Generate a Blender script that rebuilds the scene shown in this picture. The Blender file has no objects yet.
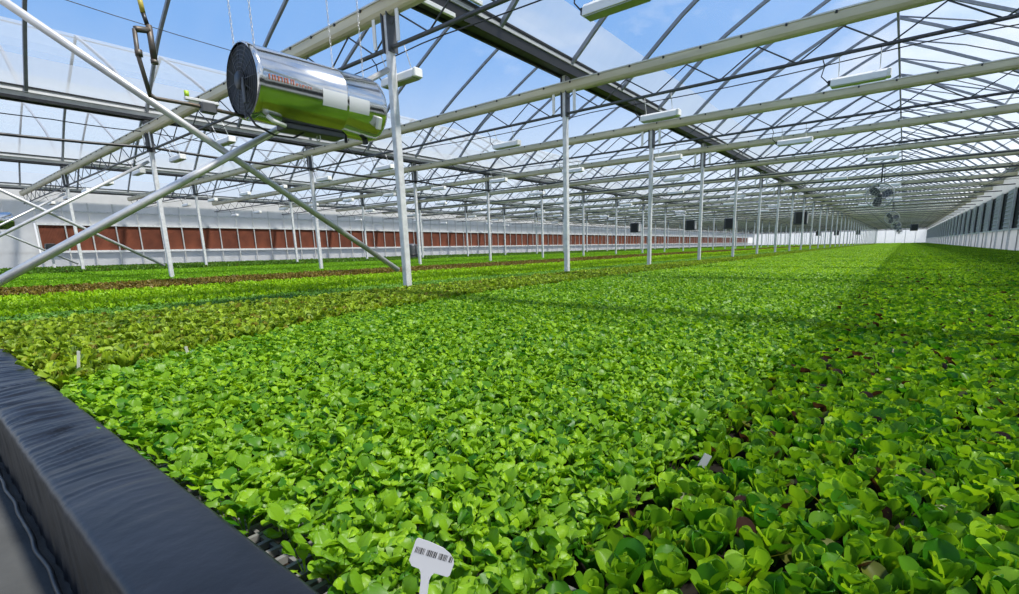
import bpy, math, random
import numpy as np
from mathutils import Vector, Matrix, noise
random.seed(7); rng = np.random.default_rng(7)
PI = math.pi
SC = bpy.context.scene
COL = bpy.data.collections.new('greenhouse'); SC.collection.children.link(COL)
EYE = 0.78                       # camera height above the concrete
# ------------------------------------------------------------------ camera
def cam_matrix():
    y, p, r = (math.radians(a) for a in (36.54, 10.82, -1.12))
    f = Vector((-math.sin(y)*math.cos(p), math.cos(y)*math.cos(p), -math.sin(p)))
    right = Vector((math.cos(y), math.sin(y), 0)); up = right.cross(f)
    c, s = math.cos(r), math.sin(r)
    return c*right + s*up, -s*right + c*up, f
CR, CU, CF = cam_matrix()
FPX, PX, PY, IW, IH = 476.5, 546.8, 338.8, 1019, 594
cd = bpy.data.cameras.new('camera'); co = bpy.data.objects.new('camera', cd); COL.objects.link(co)
cd.sensor_fit = 'HORIZONTAL'; cd.sensor_width = 36; cd.lens = FPX/IW*36
cd.shift_x = (IW/2-PX)/IW; cd.shift_y = (PY-IH/2)/IW
cd.clip_start = 0.02; cd.clip_end = 600
m = Matrix((CR, CU, -CF)).transposed().to_4x4(); m.translation = (0, 0, EYE); co.matrix_world = m
SC.camera = co
def project(x, y, z):
    d = Vector((x, y, z-EYE)); w = d.dot(CF)
    if w < 0.05: return None
    return PX+FPX*d.dot(CR)/w, PY-FPX*d.dot(CU)/w, w
def seen(pts, mg=6):
    for p in pts:
        q = project(*p)
        if q and -mg < q[0] < IW+mg and -mg < q[1] < IH+mg: return True
    return False
# ------------------------------------------------------------------ materials
def new_mat(name):
    mt = bpy.data.materials.new(name); mt.use_nodes = True
    nt = mt.node_tree; nt.nodes.clear()
    return mt, nt, nt.nodes, nt.links
def principled(name, col, rough=0.5, metal=0.0, var=0.0, scale=20, bump=0.0, bscale=60, col2=None, spec=0.5, stretch=None):
    mt, nt, N, L = new_mat(name)
    o = N.new('ShaderNodeOutputMaterial'); b = N.new('ShaderNodeBsdfPrincipled')
    b.inputs['Base Color'].default_value = (*col, 1); b.inputs['Roughness'].default_value = rough
    b.inputs['Metallic'].default_value = metal; b.inputs['Specular IOR Level'].default_value = spec
    L.new(b.outputs[0], o.inputs[0])
    tc = N.new('ShaderNodeTexCoord'); vec = tc.outputs['Object']
    if stretch:
        mp = N.new('ShaderNodeMapping'); mp.inputs['Scale'].default_value = stretch
        L.new(vec, mp.inputs[0]); vec = mp.outputs[0]
    if var or col2:
        n = N.new('ShaderNodeTexNoise'); n.inputs['Scale'].default_value = scale; n.inputs['Detail'].default_value = 5
        L.new(vec, n.inputs['Vector'])
        r = N.new('ShaderNodeMix'); r.data_type = 'RGBA'
        c2 = col2 or tuple(max(0, c*(1-var)) for c in col)
        r.inputs[6].default_value = (*c2, 1); r.inputs[7].default_value = (*col, 1)
        rm = N.new('ShaderNodeMapRange'); rm.inputs[1].default_value = .35; rm.inputs[2].default_value = .65
        L.new(n.outputs[0], rm.inputs[0]); L.new(rm.outputs[0], r.inputs[0]); L.new(r.outputs[2], b.inputs['Base Color'])
    if bump:
        n2 = N.new('ShaderNodeTexNoise'); n2.inputs['Scale'].default_value = bscale; n2.inputs['Detail'].default_value = 4
        L.new(vec, n2.inputs['Vector'])
        bp = N.new('ShaderNodeBump'); bp.inputs['Strength'].default_value = bump; bp.inputs['Distance'].default_value = .01
        L.new(n2.outputs[0], bp.inputs['Height']); L.new(bp.outputs[0], b.inputs['Normal'])
    return mt
def leaf_mat(name, dark, lite, odd, trans=.45, rough=.42, vein=.0, spec=.35):
    """tone attribute: 0..1 blends dark->lite; values above 1 go to the odd (aged, bronze) colour"""
    mt, nt, N, L = new_mat(name)
    o = N.new('ShaderNodeOutputMaterial')
    at = N.new('ShaderNodeAttribute'); at.attribute_name = 'tone'
    oi = N.new('ShaderNodeObjectInfo')
    ad = N.new('ShaderNodeMath'); ad.operation = 'MULTIPLY_ADD'
    L.new(oi.outputs['Random'], ad.inputs[0]); ad.inputs[1].default_value = .3; ad.inputs[2].default_value = -.15
    a2 = N.new('ShaderNodeMath'); a2.operation = 'ADD'
    L.new(at.outputs['Fac'], a2.inputs[0]); L.new(ad.outputs[0], a2.inputs[1])
    m1 = N.new('ShaderNodeMix'); m1.data_type = 'RGBA'; m1.clamp_factor = True
    m1.inputs[6].default_value = (*dark, 1); m1.inputs[7].default_value = (*lite, 1); L.new(a2.outputs[0], m1.inputs[0])
    mr = N.new('ShaderNodeMapRange'); mr.inputs[1].default_value = 1.3; mr.inputs[2].default_value = 2.0
    L.new(at.outputs['Fac'], mr.inputs[0])
    m2 = N.new('ShaderNodeMix'); m2.data_type = 'RGBA'; m2.inputs[7].default_value = (*odd, 1)
    L.new(m1.outputs[2], m2.inputs[6]); L.new(mr.outputs[0], m2.inputs[0])
    b = N.new('ShaderNodeBsdfPrincipled'); b.inputs['Roughness'].default_value = rough
    b.inputs['Specular IOR Level'].default_value = spec
    t = N.new('ShaderNodeBsdfTranslucent')
    tint = N.new('ShaderNodeMix'); tint.data_type = 'RGBA'; tint.blend_type = 'MULTIPLY'; tint.inputs[0].default_value = 1
    tint.inputs[7].default_value = (1.35, 1.25, .55, 1)
    L.new(m2.outputs[2], tint.inputs[6]); L.new(m2.outputs[2], b.inputs['Base Color']); L.new(tint.outputs[2], t.inputs[0])
    mx = N.new('ShaderNodeMixShader'); mx.inputs[0].default_value = trans
    L.new(b.outputs[0], mx.inputs[1]); L.new(t.outputs[0], mx.inputs[2]); L.new(mx.outputs[0], o.inputs[0])
    return mt
def film_mat(name, haze, facing, dirt=.06, col=(.9, .92, .94)):
    mt, nt, N, L = new_mat(name)
    o = N.new('ShaderNodeOutputMaterial')
    tr = N.new('ShaderNodeBsdfTransparent'); tr.inputs[0].default_value = (.97, .98, .985, 1)
    d = N.new('ShaderNodeBsdfDiffuse'); d.inputs[0].default_value = (*col, 1)
    t = N.new('ShaderNodeBsdfTranslucent'); t.inputs[0].default_value = (*col, 1)
    m1 = N.new('ShaderNodeMixShader'); m1.inputs[0].default_value = .65
    L.new(d.outputs[0], m1.inputs[1]); L.new(t.outputs[0], m1.inputs[2])
    lw = N.new('ShaderNodeLayerWeight'); lw.inputs[0].default_value = .35
    tc = N.new('ShaderNodeTexCoord'); mp = N.new('ShaderNodeMapping'); mp.inputs['Scale'].default_value = (.6, 1.6, .6)
    L.new(tc.outputs['Object'], mp.inputs[0])
    n = N.new('ShaderNodeTexNoise'); n.inputs['Scale'].default_value = .9; n.inputs['Detail'].default_value = 6
    L.new(mp.outputs[0], n.inputs['Vector'])
    a = N.new('ShaderNodeMath'); a.operation = 'MULTIPLY_ADD'; a.inputs[1].default_value = facing; a.inputs[2].default_value = haze
    pw = N.new('ShaderNodeMath'); pw.operation = 'POWER'; pw.inputs[1].default_value = 2.5; L.new(lw.outputs['Facing'], pw.inputs[0])
    L.new(pw.outputs[0], a.inputs[0])
    b = N.new('ShaderNodeMath'); b.operation = 'MULTIPLY_ADD'; b.inputs[1].default_value = dirt*2
    L.new(n.outputs[0], b.inputs[0]); L.new(a.outputs[0], b.inputs[2])
    c = N.new('ShaderNodeMath'); c.operation = 'SUBTRACT'; c.use_clamp = True; c.inputs[1].default_value = dirt
    L.new(b.outputs[0], c.inputs[0])
    m2 = N.new('ShaderNodeMixShader'); L.new(c.outputs[0], m2.inputs[0]); L.new(tr.outputs[0], m2.inputs[1]); L.new(m1.outputs[0], m2.inputs[2])
    L.new(m2.outputs[0], o.inputs[0])
    return mt
def translucent_mat(name, col, trans=.5, var=.1, scale=3):
    mt, nt, N, L = new_mat(name)
    o = N.new('ShaderNodeOutputMaterial'); d = N.new('ShaderNodeBsdfDiffuse'); t = N.new('ShaderNodeBsdfTranslucent')
    tc = N.new('ShaderNodeTexCoord'); n = N.new('ShaderNodeTexNoise'); n.inputs['Scale'].default_value = scale; n.inputs['Detail'].default_value = 5
    L.new(tc.outputs['Object'], n.inputs['Vector'])
    mx = N.new('ShaderNodeMix'); mx.data_type = 'RGBA'; mx.inputs[6].default_value = (*[c*(1-var*2) for c in col], 1); mx.inputs[7].default_value = (*col, 1)
    L.new(n.outputs[0], mx.inputs[0]); L.new(mx.outputs[2], d.inputs[0]); L.new(mx.outputs[2], t.inputs[0])
    m1 = N.new('ShaderNodeMixShader'); m1.inputs[0].default_value = trans
    L.new(d.outputs[0], m1.inputs[1]); L.new(t.outputs[0], m1.inputs[2]); L.new(m1.outputs[0], o.inputs[0])
    return mt
M = {}
M['galv'] = principled('galvanised_steel', (.74, .75, .76), .42, .15, .2, 14, .05, 90)
M['galv_bright'] = principled('bright_galvanised_tube', (.70, .70, .70), .35, .45, .15, 10)
M['rib'] = principled('rib_steel', (.26, .28, .32), .5, .3, .2, 8)
M['dark'] = principled('dark_steel', (.10, .105, .115), .5, .3, .2, 9)
M['blackmetal'] = principled('black_metal', (.025, .026, .028), .45, .2)
M['gutter_grey'] = principled('gutter_zinc', (.50, .51, .51), .5, .3, .15, 5)
M['beam'] = principled('pale_beam_paint', (.66, .60, .42), .45, .0, .2, 3, stretch=(.4, 3, 3))
M['beam_edge'] = principled('beam_edge', (.66, .66, .62), .4, .3)
M['white'] = principled('white_enamel', (.86, .86, .84), .35)
M['lens'] = principled('lamp_reflector', (.42, .43, .40), .3, .5)
M['chrome'] = principled('polished_stainless', (.72, .72, .70), .14, 1.0, .06, 6, .02, 14)
M['chrome_cap'] = principled('dull_stainless', (.66, .66, .65), .25, 1.0, .1, 6)
M['sticker'] = principled('silver_sticker', (.62, .64, .67), .5)
M['red_print'] = principled('red_lettering', (.42, .13, .08), .5)
M['pipe'] = principled('rusty_gas_pipe', (.115, .115, .11), .5, .5, .3, 30, col2=(.12, .085, .06))
M['yellow'] = principled('yellow_paint', (.45, .36, .05), .5)
M['lime'] = principled('lime_plastic', (.40, .60, .03), .4)
M['rubber'] = principled('black_rubber', (.018, .018, .019), .4)
M['concrete'] = principled('concrete', (.085, .087, .085), .9, 0, .3, 3.5, .35, 40, spec=.15)
M['plastic'] = principled('black_plastic_film', (.012, .014, .020), .33, 0, .4, 7, .14, 30, spec=.34)
M['mat'] = principled('dark_bed_mat', (.020, .018, .014), .95, 0, .4, 30, spec=.08)
M['tray'] = principled('grey_seed_tray', (.20, .20, .19), .6, 0, .3, 40)
M['peat'] = principled('peat', (.030, .022, .015), .95, 0, .4, 80, .6, 120, spec=.08)
M['tag'] = principled('white_tag_plastic', (.56, .56, .58), .45)
M['ink'] = principled('black_ink', (.03, .03, .035), .5)
M['cream'] = principled('cream_stake_plastic', (.72, .70, .58), .5)
M['grey_panel'] = principled('grey_shutter', (.46, .46, .47), .5, .1, .15, 3)
M['opening_shade'] = principled('painted_opening_shade', (.012, .012, .013), .7)  # near-black colour stands for the shade inside the wall openings
M['film'] = film_mat('roof_film', .055, .75)
M['film_milky'] = film_mat('roof_film_milky', .52, .25, .10, (.86, .86, .84))
M['film_end'] = film_mat('end_wall_film', .30, .0, .05, (.9, .9, .9))
M['poly'] = translucent_mat('white_polycarbonate', (.86, .86, .85), .55)
M['poly_front'] = translucent_mat('milky_gable_film', (.70, .71, .72), .45)
M['mustard'] = leaf_mat('mustard_leaf', (.042, .182, .008), (.31, .535, .016), (.34, .52, .02), .42)
M['lettuce'] = leaf_mat('lettuce_leaf', (.035, .165, .006), (.34, .57, .02), (.05, .022, .016), .38, .42, spec=.3)
M['lollo'] = leaf_mat('frilly_leaf', (.055, .135, .008), (.38, .54, .03), (.16, .055, .025), .38, .5)
M['teal'] = leaf_mat('bluish_green_leaf', (.075, .22, .018), (.18, .38, .035), (.2, .4, .05), .35)
M['lime_leaf'] = leaf_mat('yellow_green_leaf', (.20, .40, .010), (.42, .68, .016), (.35, .55, .02), .4)
M['brown_leaf'] = leaf_mat('bronze_leaf', (.12, .088, .012), (.25, .20, .028), (.16, .055, .025), .25)
M['green_leaf'] = leaf_mat('mid_green_leaf', (.13, .33, .010), (.30, .58, .016), (.2, .4, .05), .4)
M['forest_leaf'] = leaf_mat('deep_green_leaf', (.055, .15, .012), (.13, .27, .02), (.13, .06, .03), .35)
# cooling pad: red-brown card with fine upright flutes
def pad_mat():
    mt = principled('cooling_pad_card', (.205, .056, .026), .9, 0, .35, 1.3, col2=(.12, .032, .015))
    nt = mt.node_tree; N, L = nt.nodes, nt.links
    b = [n for n in N if n.type == 'BSDF_PRINCIPLED'][0]
    tc = N.new('ShaderNodeTexCoord'); w = N.new('ShaderNodeTexWave'); w.bands_direction = 'Y'; w.inputs['Scale'].default_value = 6
    w.inputs['Distortion'].default_value = 1.5; L.new(tc.outputs['Object'], w.inputs['Vector'])
    bp = N.new('ShaderNodeBump'); bp.inputs['Strength'].default_value = .6; bp.inputs['Distance'].default_value = .03
    L.new(w.outputs['Fac'], bp.inputs['Height']); L.new(bp.outputs[0], b.inputs['Normal'])
    return mt
M['pad'] = pad_mat()
# ------------------------------------------------------------------ mesh helpers
class MB:
    def __init__(s): s.v = []; s.f = []; s.mi = []; s.sm = []
    def add(s, v, f, mi=0, smooth=False):
        o = len(s.v); s.v += [tuple(p) for p in v]
        for q in f: s.f.append(tuple(i+o for i in q)); s.mi.append(mi); s.sm.append(smooth)
        return s
    def box(s, c, d, rot=None, mi=0, bev=0.0):
        x, y, z = (a/2 for a in d); c = Vector(c)
        if bev > 0:
            b = min(bev, x*.9, y*.9, z*.9)
            ring = [(-x+b, -y), (x-b, -y), (x, -y+b), (x, y-b), (x-b, y), (-x+b, y), (-x, y-b), (-x, -y+b)]
            ins = [(px*(1-b/x), py*(1-b/y)) for px, py in ring]
            P = [Vector((*q, -z)) for q in ins]+[Vector((*q, -z+b)) for q in ring]+[Vector((*q, z-b)) for q in ring]+[Vector((*q, z)) for q in ins]
            F = [tuple(reversed(range(8))), tuple(range(24, 32))]
            for k in range(3):
                for i in range(8): j = (i+1) % 8; F.append((k*8+i, k*8+j, k*8+8+j, k*8+8+i))
        else:
            P = [Vector(p) for p in ((-x,-y,-z),(x,-y,-z),(x,y,-z),(-x,y,-z),(-x,-y,z),(x,-y,z),(x,y,z),(-x,y,z))]
            F = [(3,2,1,0),(4,5,6,7),(0,1,5,4),(1,2,6,5),(2,3,7,6),(3,0,4,7)]
        if rot is not None: P = [rot @ p for p in P]
        return s.add([p+c for p in P], F, mi)
    def bar(s, p0, p1, w, h, mi=0, bev=0.0):       # rectangular bar from p0 to p1, w across, h upright-ish
        p0, p1 = Vector(p0), Vector(p1); d = p1-p0
        R = d.to_track_quat('Y', 'Z').to_matrix()
        return s.box((p0+p1)/2, (w, d.length, h), R, mi, bev)
    def tube(s, pts, r, n=8, mi=0, caps=True, smooth=True):
        pts = [Vector(p) for p in pts]; rs = r if isinstance(r, (list, tuple)) else [r]*len(pts)
        V = []; up = None
        for i, p in enumerate(pts):
            a = pts[max(0, i-1)]; b = pts[min(len(pts)-1, i+1)]; t = (b-a).normalized()
            if up is None: up = t.orthogonal().normalized()
            u = (up-t*up.dot(t))
            u = u.normalized() if u.length > 1e-6 else t.orthogonal().normalized()
            w = t.cross(u); up = u
            for k in range(n):
                an = 2*PI*k/n; V.append(p+rs[i]*(math.cos(an)*u+math.sin(an)*w))
        F = []
        for i in range(len(pts)-1):
            for k in range(n): j = (k+1) % n; F.append((i*n+k, i*n+j, (i+1)*n+j, (i+1)*n+k))
        s.add(V, F, mi, smooth)
        if caps:
            o = len(s.v)-len(V)
            s.f.append(tuple(o+k for k in reversed(range(n)))); s.mi.append(mi); s.sm.append(False)
            s.f.append(tuple(o+(len(pts)-1)*n+k for k in range(n))); s.mi.append(mi); s.sm.append(False)
        return s
    def lathe(s, prof, c, axis='Y', n=40, mi=0, smooth=True):   # prof: (along, radius)
        V = []
        for a, r in prof:
            for k in range(n):
                an = 2*PI*k/n; x, y = r*math.cos(an), r*math.sin(an)
                p = {'Y': (x, a, y), 'Z': (x, y, a), 'X': (a, x, y)}[axis]
                V.append(Vector(p)+Vector(c))
        F = []
        for i in range(len(prof)-1):
            for k in range(n): j = (k+1) % n; F.append((i*n+k, (i+1)*n+k, (i+1)*n+j, i*n+j))
        return s.add(V, F, mi, smooth)
    def extrude(s, prof, axis, a0, a1, mi=0, closed=True, smooth=False):
        """prof: 2-D points; axis X -> (y,z) profile, axis Y -> (x,z) profile"""
        n = len(prof); mk = (lambda p, a: (a, p[0], p[1])) if axis == 'X' else (lambda p, a: (p[0], a, p[1]))
        V = [mk(p, a0) for p in prof]+[mk(p, a1) for p in prof]
        F = [(i, (i+1) % n, n+(i+1) % n, n+i) for i in range(n if closed else n-1)]
        s.add(V, F, mi, smooth)
        if closed: s.add(V, [tuple(range(n)), tuple(reversed(range(n, 2*n)))], mi)
        return s
    def mesh(s, name, mats):
        me = bpy.data.meshes.new(name); me.from_pydata(s.v, [], s.f)
        for mt in (mats if isinstance(mats, (list, tuple)) else [mats]): me.materials.append(mt)
        me.polygons.foreach_set('material_index', s.mi); me.polygons.foreach_set('use_smooth', s.sm); me.update()
        return me
    def build(s, name, mats, parent=None, loc=(0, 0, 0)):
        o = bpy.data.objects.new(name, s.mesh(name, mats)); COL.objects.link(o); o.location = loc
        if parent: o.parent = parent
        return o
def tag(o, label, cat=None, group=None, kind=None):
    o['label'] = label
    if cat: o['category'] = cat
    if group: o['group'] = group
    if kind: o['kind'] = kind
    return o
def thing(name, loc, label, cat, group=None):
    o = bpy.data.objects.new(name, None); COL.objects.link(o); o.location = loc; o.empty_display_size = .1
    return tag(o, label, cat, group)
def copy_tree(o, loc, label=None, group=None):
    r = o.copy(); COL.objects.link(r); r.location = loc
    if label: r['label'] = label
    if group: r['group'] = group
    def kids(a, b):
        for ch in list(a.children):
            c = ch.copy(); COL.objects.link(c); c.parent = b; kids(ch, c)
    kids(o, r)
    return r
ORD = ('first second third fourth fifth sixth seventh eighth ninth tenth eleventh twelfth thirteenth fourteenth fifteenth sixteenth '
       'seventeenth eighteenth nineteenth twentieth').split()
# ------------------------------------------------------------------ layout numbers
X0, W, Y1, S = -5.55, 9.6, 4.24, 4.0
ZG = 3.28+EYE                    # gutter underside
YEND = 148.2; NB = 36            # trusses
XR, XL = X0+W, -34.9
def TY(n): return Y1+S*n
ROWX = [X0-W*r for r in range(3)]
# ------------------------------------------------------------------ setting: floor, bed base, walls
def structure(o, label): o['kind'] = 'structure'; o['label'] = label; return o
structure(MB().box((-15.4, 71, -.05), (41, 158, .1)).build('floor', M['concrete']), 'grey concrete floor along the black edged bed')
structure(MB().box((-15.4, 74.2, .08), (38.6, 147.8, .16)).build('floor_bed_base', M['mat']), 'dark mat under the seedling trays')
o = MB()
o.box((XR+.10, 72, .62), (.06, 156, 1.24))
o.box((XR+.10, 72, 3.62), (.06, 156, .90))
structure(o.build('wall_right', M['poly']), 'white translucent side wall under and over the row of shutters')
structure(MB().box((XR+.14, 72, 2.2), (.04, 156, 2.0)).build('wall_right_shade_sheet', M['opening_shade']), 'black sheet painted as the darkness behind the grey shutters')  # flat black sheet close behind the panels, paints the openings dark
o = MB()
o.box((XL-.06, 72, .50), (.06, 156, 1.0)); o.box((XL-.06, 72, 3.28), (.06, 156, 1.58)); o.box((XL-.06, -.2, 1.75), (.06, 9.4, 1.5))
structure(o.build('wall_left', M['poly']), 'white translucent side wall around the red-brown pads')
structure(MB().box((-15.4, YEND+.3, 2.0), (39.5, .06, 4.0)).build('wall_back', M['film_end']), 'bright white end wall far down the house')
# ------------------------------------------------------------------ roof shape
HALF = W/2
PROF = [(0, 3.30), (.10, 3.40), (.30, 3.56), (.55, 3.78), (.71, 3.92), (1.11, 4.25), (1.50, 4.56), (1.80, 4.76), (2.49, 5.15), (3.1, 5.46), (3.88, 5.86), (HALF, 6.30)]
PROF = [(a, z+EYE) for a, z in PROF]
ZR = PROF[-1][1]
def prof_z(a):
    for (a0, z0), (a1, z1) in zip(PROF, PROF[1:]):
        if a <= a1: return z0+(z1-z0)*(a-a0)/(a1-a0)
    return ZR
FLAP_X, FLAP_DZ = 3.1, .52       # open ridge vent on the right-hand slope: reach and lift
SPANS = [X0+W*(1-k) for k in range(4)]          # right-hand gutter x of each span
BAY = ['over the mustard and lettuce beds', 'over the bronze lettuce strip', 'over the far green beds', 'beside the red-brown pads']
YA, YB = -2.0, YEND+.3
for k, xr in enumerate(SPANS):
    xl = xr-W; c = xr-HALF; mb = MB(); e = .035
    def strip(p, q, mi):
        n = 20; V = []
        for i in range(n+1):
            y = YA+(YB-YA)*i/n; V += [(p[0], y, p[1]), (q[0], y, q[1])]
        mb.add(V, [(2*i, 2*i+1, 2*i+3, 2*i+2) for i in range(n)], mi, True)
    L_ = [(xl+a, z+e) for a, z in PROF]
    for p, q in zip(L_, L_[1:]): strip(p, q, 1 if q[0]-xl < .8 else 0)
    ra = HALF-FLAP_X if k == 0 else HALF
    R_ = [(xr-a, z+e) for a, z in PROF if a <= ra]+[(xr-ra, prof_z(ra)+e)]
    for p, q in zip(R_, R_[1:]): strip(p, q, 1 if xr-q[0] < .8 else 0)
    structure(mb.build('ceiling', [M['film'], M['film_milky']]), 'clear plastic film arched roof '+BAY[k])
    if k: continue
    # ridge vent flap
    ve = thing('roof_vent', (c, 2, ZR), 'long open ridge vent of clear film in the roof '+BAY[k], 'roof vent', 'ridge vents')
    f0 = (0, .05); f1 = (FLAP_X+.25, prof_z(ra-.25)+FLAP_DZ-ZR)
    fm = MB(); V = []
    for i in range(21):
        y = YA-2+(YB-YA)*i/20; V += [(f0[0], y, f0[1]), (f1[0]*.5, y, (f0[1]+f1[1])/2+.10), (f1[0], y, f1[1])]
    fm.add(V, [q for i in range(20) for q in ((3*i, 3*i+1, 3*i+4, 3*i+3), (3*i+1, 3*i+2, 3*i+5, 3*i+4))], 0, True)
    fm.build('film', M['film'], ve)
    MB().bar((f1[0], YA-2, f1[1]), (f1[0], YB-2, f1[1]), .05, .05).build('edge_rail', M['rib'], ve)
    rm = None
    for i in range(74):
        y = Y1-2+2*i-2
        if y > YB-2.2: break
        if not seen([(c+f1[0]*t, y+2, ZR+f1[1]*t) for t in (0, .5, 1)], 40): continue
        if rm is None: rm = MB().tube([(0, 0, f0[1]-.03), (f1[0]*.5, 0, (f0[1]+f1[1])/2+.07), (f1[0], 0, f1[1]-.03)], .022, 6).mesh('vent_rib', M['rib'])
        r = bpy.data.objects.new('vent_rib', rm); COL.objects.link(r); r.parent = ve; r.location = (0, y, 0)
# ribs (every 2 m), one object each
def rib_mesh():
    pts = [(-HALF+a, 0, z) for a, z in PROF[1:]]; pts += [(-p[0], 0, p[2]) for p in reversed(pts[:-1])]
    mb = MB()
    V = []; w, h = .028, .036
    for x, y, z in pts: V.append((x, z))
    P = []
    for i, (x, z) in enumerate(V):
        a = V[max(0, i-1)]; b = V[min(len(V)-1, i+1)]; t = Vector((b[0]-a[0], b[1]-a[1])).normalized(); nn = Vector((-t.y, t.x))
        for sx, sn in ((-1, -1), (1, -1), (1, 1), (-1, 1)): P.append((x+nn.x*h*sn, w*sx, z+nn.y*h*sn-.02))
    F = []
    for i in range(len(V)-1):
        for q in range(4): F.append((4*i+q, 4*i+(q+1) % 4, 4*i+4+(q+1) % 4, 4*i+4+q))
    F += [(3, 2, 1, 0), tuple(len(P)-4+q for q in range(4))]
    return mb.add(P, F, 0).mesh('roof_rib', M['rib'])
RIB = rib_mesh()
for k, xr in enumerate(SPANS):
    c = xr-HALF; cnt = 0
    for i in range(74):
        y = Y1-4+2*i
        if y > YB-.1: break
        if not seen([(c-HALF+a, y, z) for a, z in PROF]+[(c+HALF-a, y, z) for a, z in PROF], 25): continue
        o = bpy.data.objects.new('roof_rib', RIB); COL.objects.link(o); o.location = (c, y, 0)
        lab = ('%s grey arched roof rib from the front %s' % (ORD[cnt], BAY[k])) if cnt < 20 else 'thin grey arched roof rib far down the house '+BAY[k]
        tag(o, lab, 'roof rib', 'arched roof ribs '+BAY[k]); cnt += 1
# ridge tubes
for k, xr in enumerate(SPANS):
    o = MB().tube([(xr-HALF, -2, ZR-.06), (xr-HALF, YEND, ZR-.06)], .035 if k == 0 else .018, 8).build('ridge_tube', M['rib'])
    tag(o, 'grey ridge tube running along the roof peak '+BAY[k], 'ridge tube', 'ridge tubes')
# gutters
gprof = [(-.17, .20), (-.15, .20), (-.10, .02), (.10, .02), (.15, .20), (.17, .20), (.125, -.01), (-.125, -.01)]
GL = ['wide grey gutter on the post row behind the frilly lettuce', 'wide grey gutter on the second row of posts', 'wide grey gutter on the third row of posts',
      'wide grey gutter over the red-brown pads', 'wide grey gutter over the shutters of the side wall']
for i, gx in enumerate([X0, X0-W, X0-2*W, X0-3*W, XR]):
    t = thing('gutter', (gx, -2, ZG), GL[i], 'gutter', 'roof gutters')
    MB().extrude(gprof, 'Y', 0, YB+2).build('channel', M['dark'] if i == 0 else M['gutter_grey'], t)
    mb = MB()
    for s in (-1, 1): mb.box((s*.158, (YB+2)/2, .145), (.02, YB+2, .09), Matrix.Rotation(s*-.25, 3, 'Y'))
    mb.build('side_strip', M['gutter_grey'], t)
    mb = MB()
    for s in (-1, 1):
        mb.box((s*.128, (YB+2)/2, .022 if i == 0 else -.02), (.05, YB+2, .15 if i == 0 else .06)); mb.box((s*.165, (YB+2)/2, .205), (.035, YB+2, .035))
    mb.build('lip', M['blackmetal'], t)
# ------------------------------------------------------------------ posts
def post_proto(h=ZG-.05):
    t = thing('greenhouse_post', (0, 0, 0), 'post', 'post')
    MB().box((0, 0, h/2), (.09, .09, h), bev=.008).build('shaft', M['galv'], t)
    mb = MB(); mb.box((.055, 0, h-.38), (.02, .14, .72)); mb.box((-.055, 0, h-.38), (.02, .14, .72))
    mb.build('head_channel', M['dark'], t)
    MB().box((0, 0, .166), (.17, .17, .012)).build('base_plate', M['galv'], t)
    return t
RD = ['row behind the frilly lettuce bed', 'second row, past the bronze strip', 'third row, in the far green bed']
proto = None
for r, x in enumerate(ROWX):
    cnt = 0
    for n in range(NB):
        y = TY(n)
        if not seen([(x, y, .3), (x, y, 2), (x, y, ZG)], 10): continue
        lab = ('%s square galvanised post from the front in the %s' % (ORD[cnt], RD[r])) if cnt < 16 else 'thin galvanised post far down the '+RD[r]
        g = 'galvanised posts in the '+RD[r].split(',')[0]
        if proto is None:
            proto = post_proto(); proto.location = (x, y, 0); tag(proto, lab, 'post', g)
        else: copy_tree(proto, (x, y, 0), lab, g)
        cnt += 1
# ------------------------------------------------------------------ cross braces between post 0 (out of frame) and the first post
for r, x in enumerate(ROWX):
    ya, yb, za, zb = TY(-1), TY(0), .46, 3.04
    who = ['by the cylinder heater', 'second row', 'third row'][r]
    d = .055
    o = MB().tube([(x-d, ya-.3, zb+.2), (x-d, yb-.10, za+.06)], .034, 10).build('brace_tube', M['galv_bright'])
    tag(o, 'brace tube sloping down to the foot of the first post, '+who, 'brace', 'diagonal brace tubes')
    o = MB().tube([(x+d, ya-.2, za-.13), (x+d, yb-.10, zb)], .034, 10).build('brace_tube', M['galv_bright'])
    tag(o, 'brace tube rising towards the head of the first post, '+who, 'brace', 'diagonal brace tubes')
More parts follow.
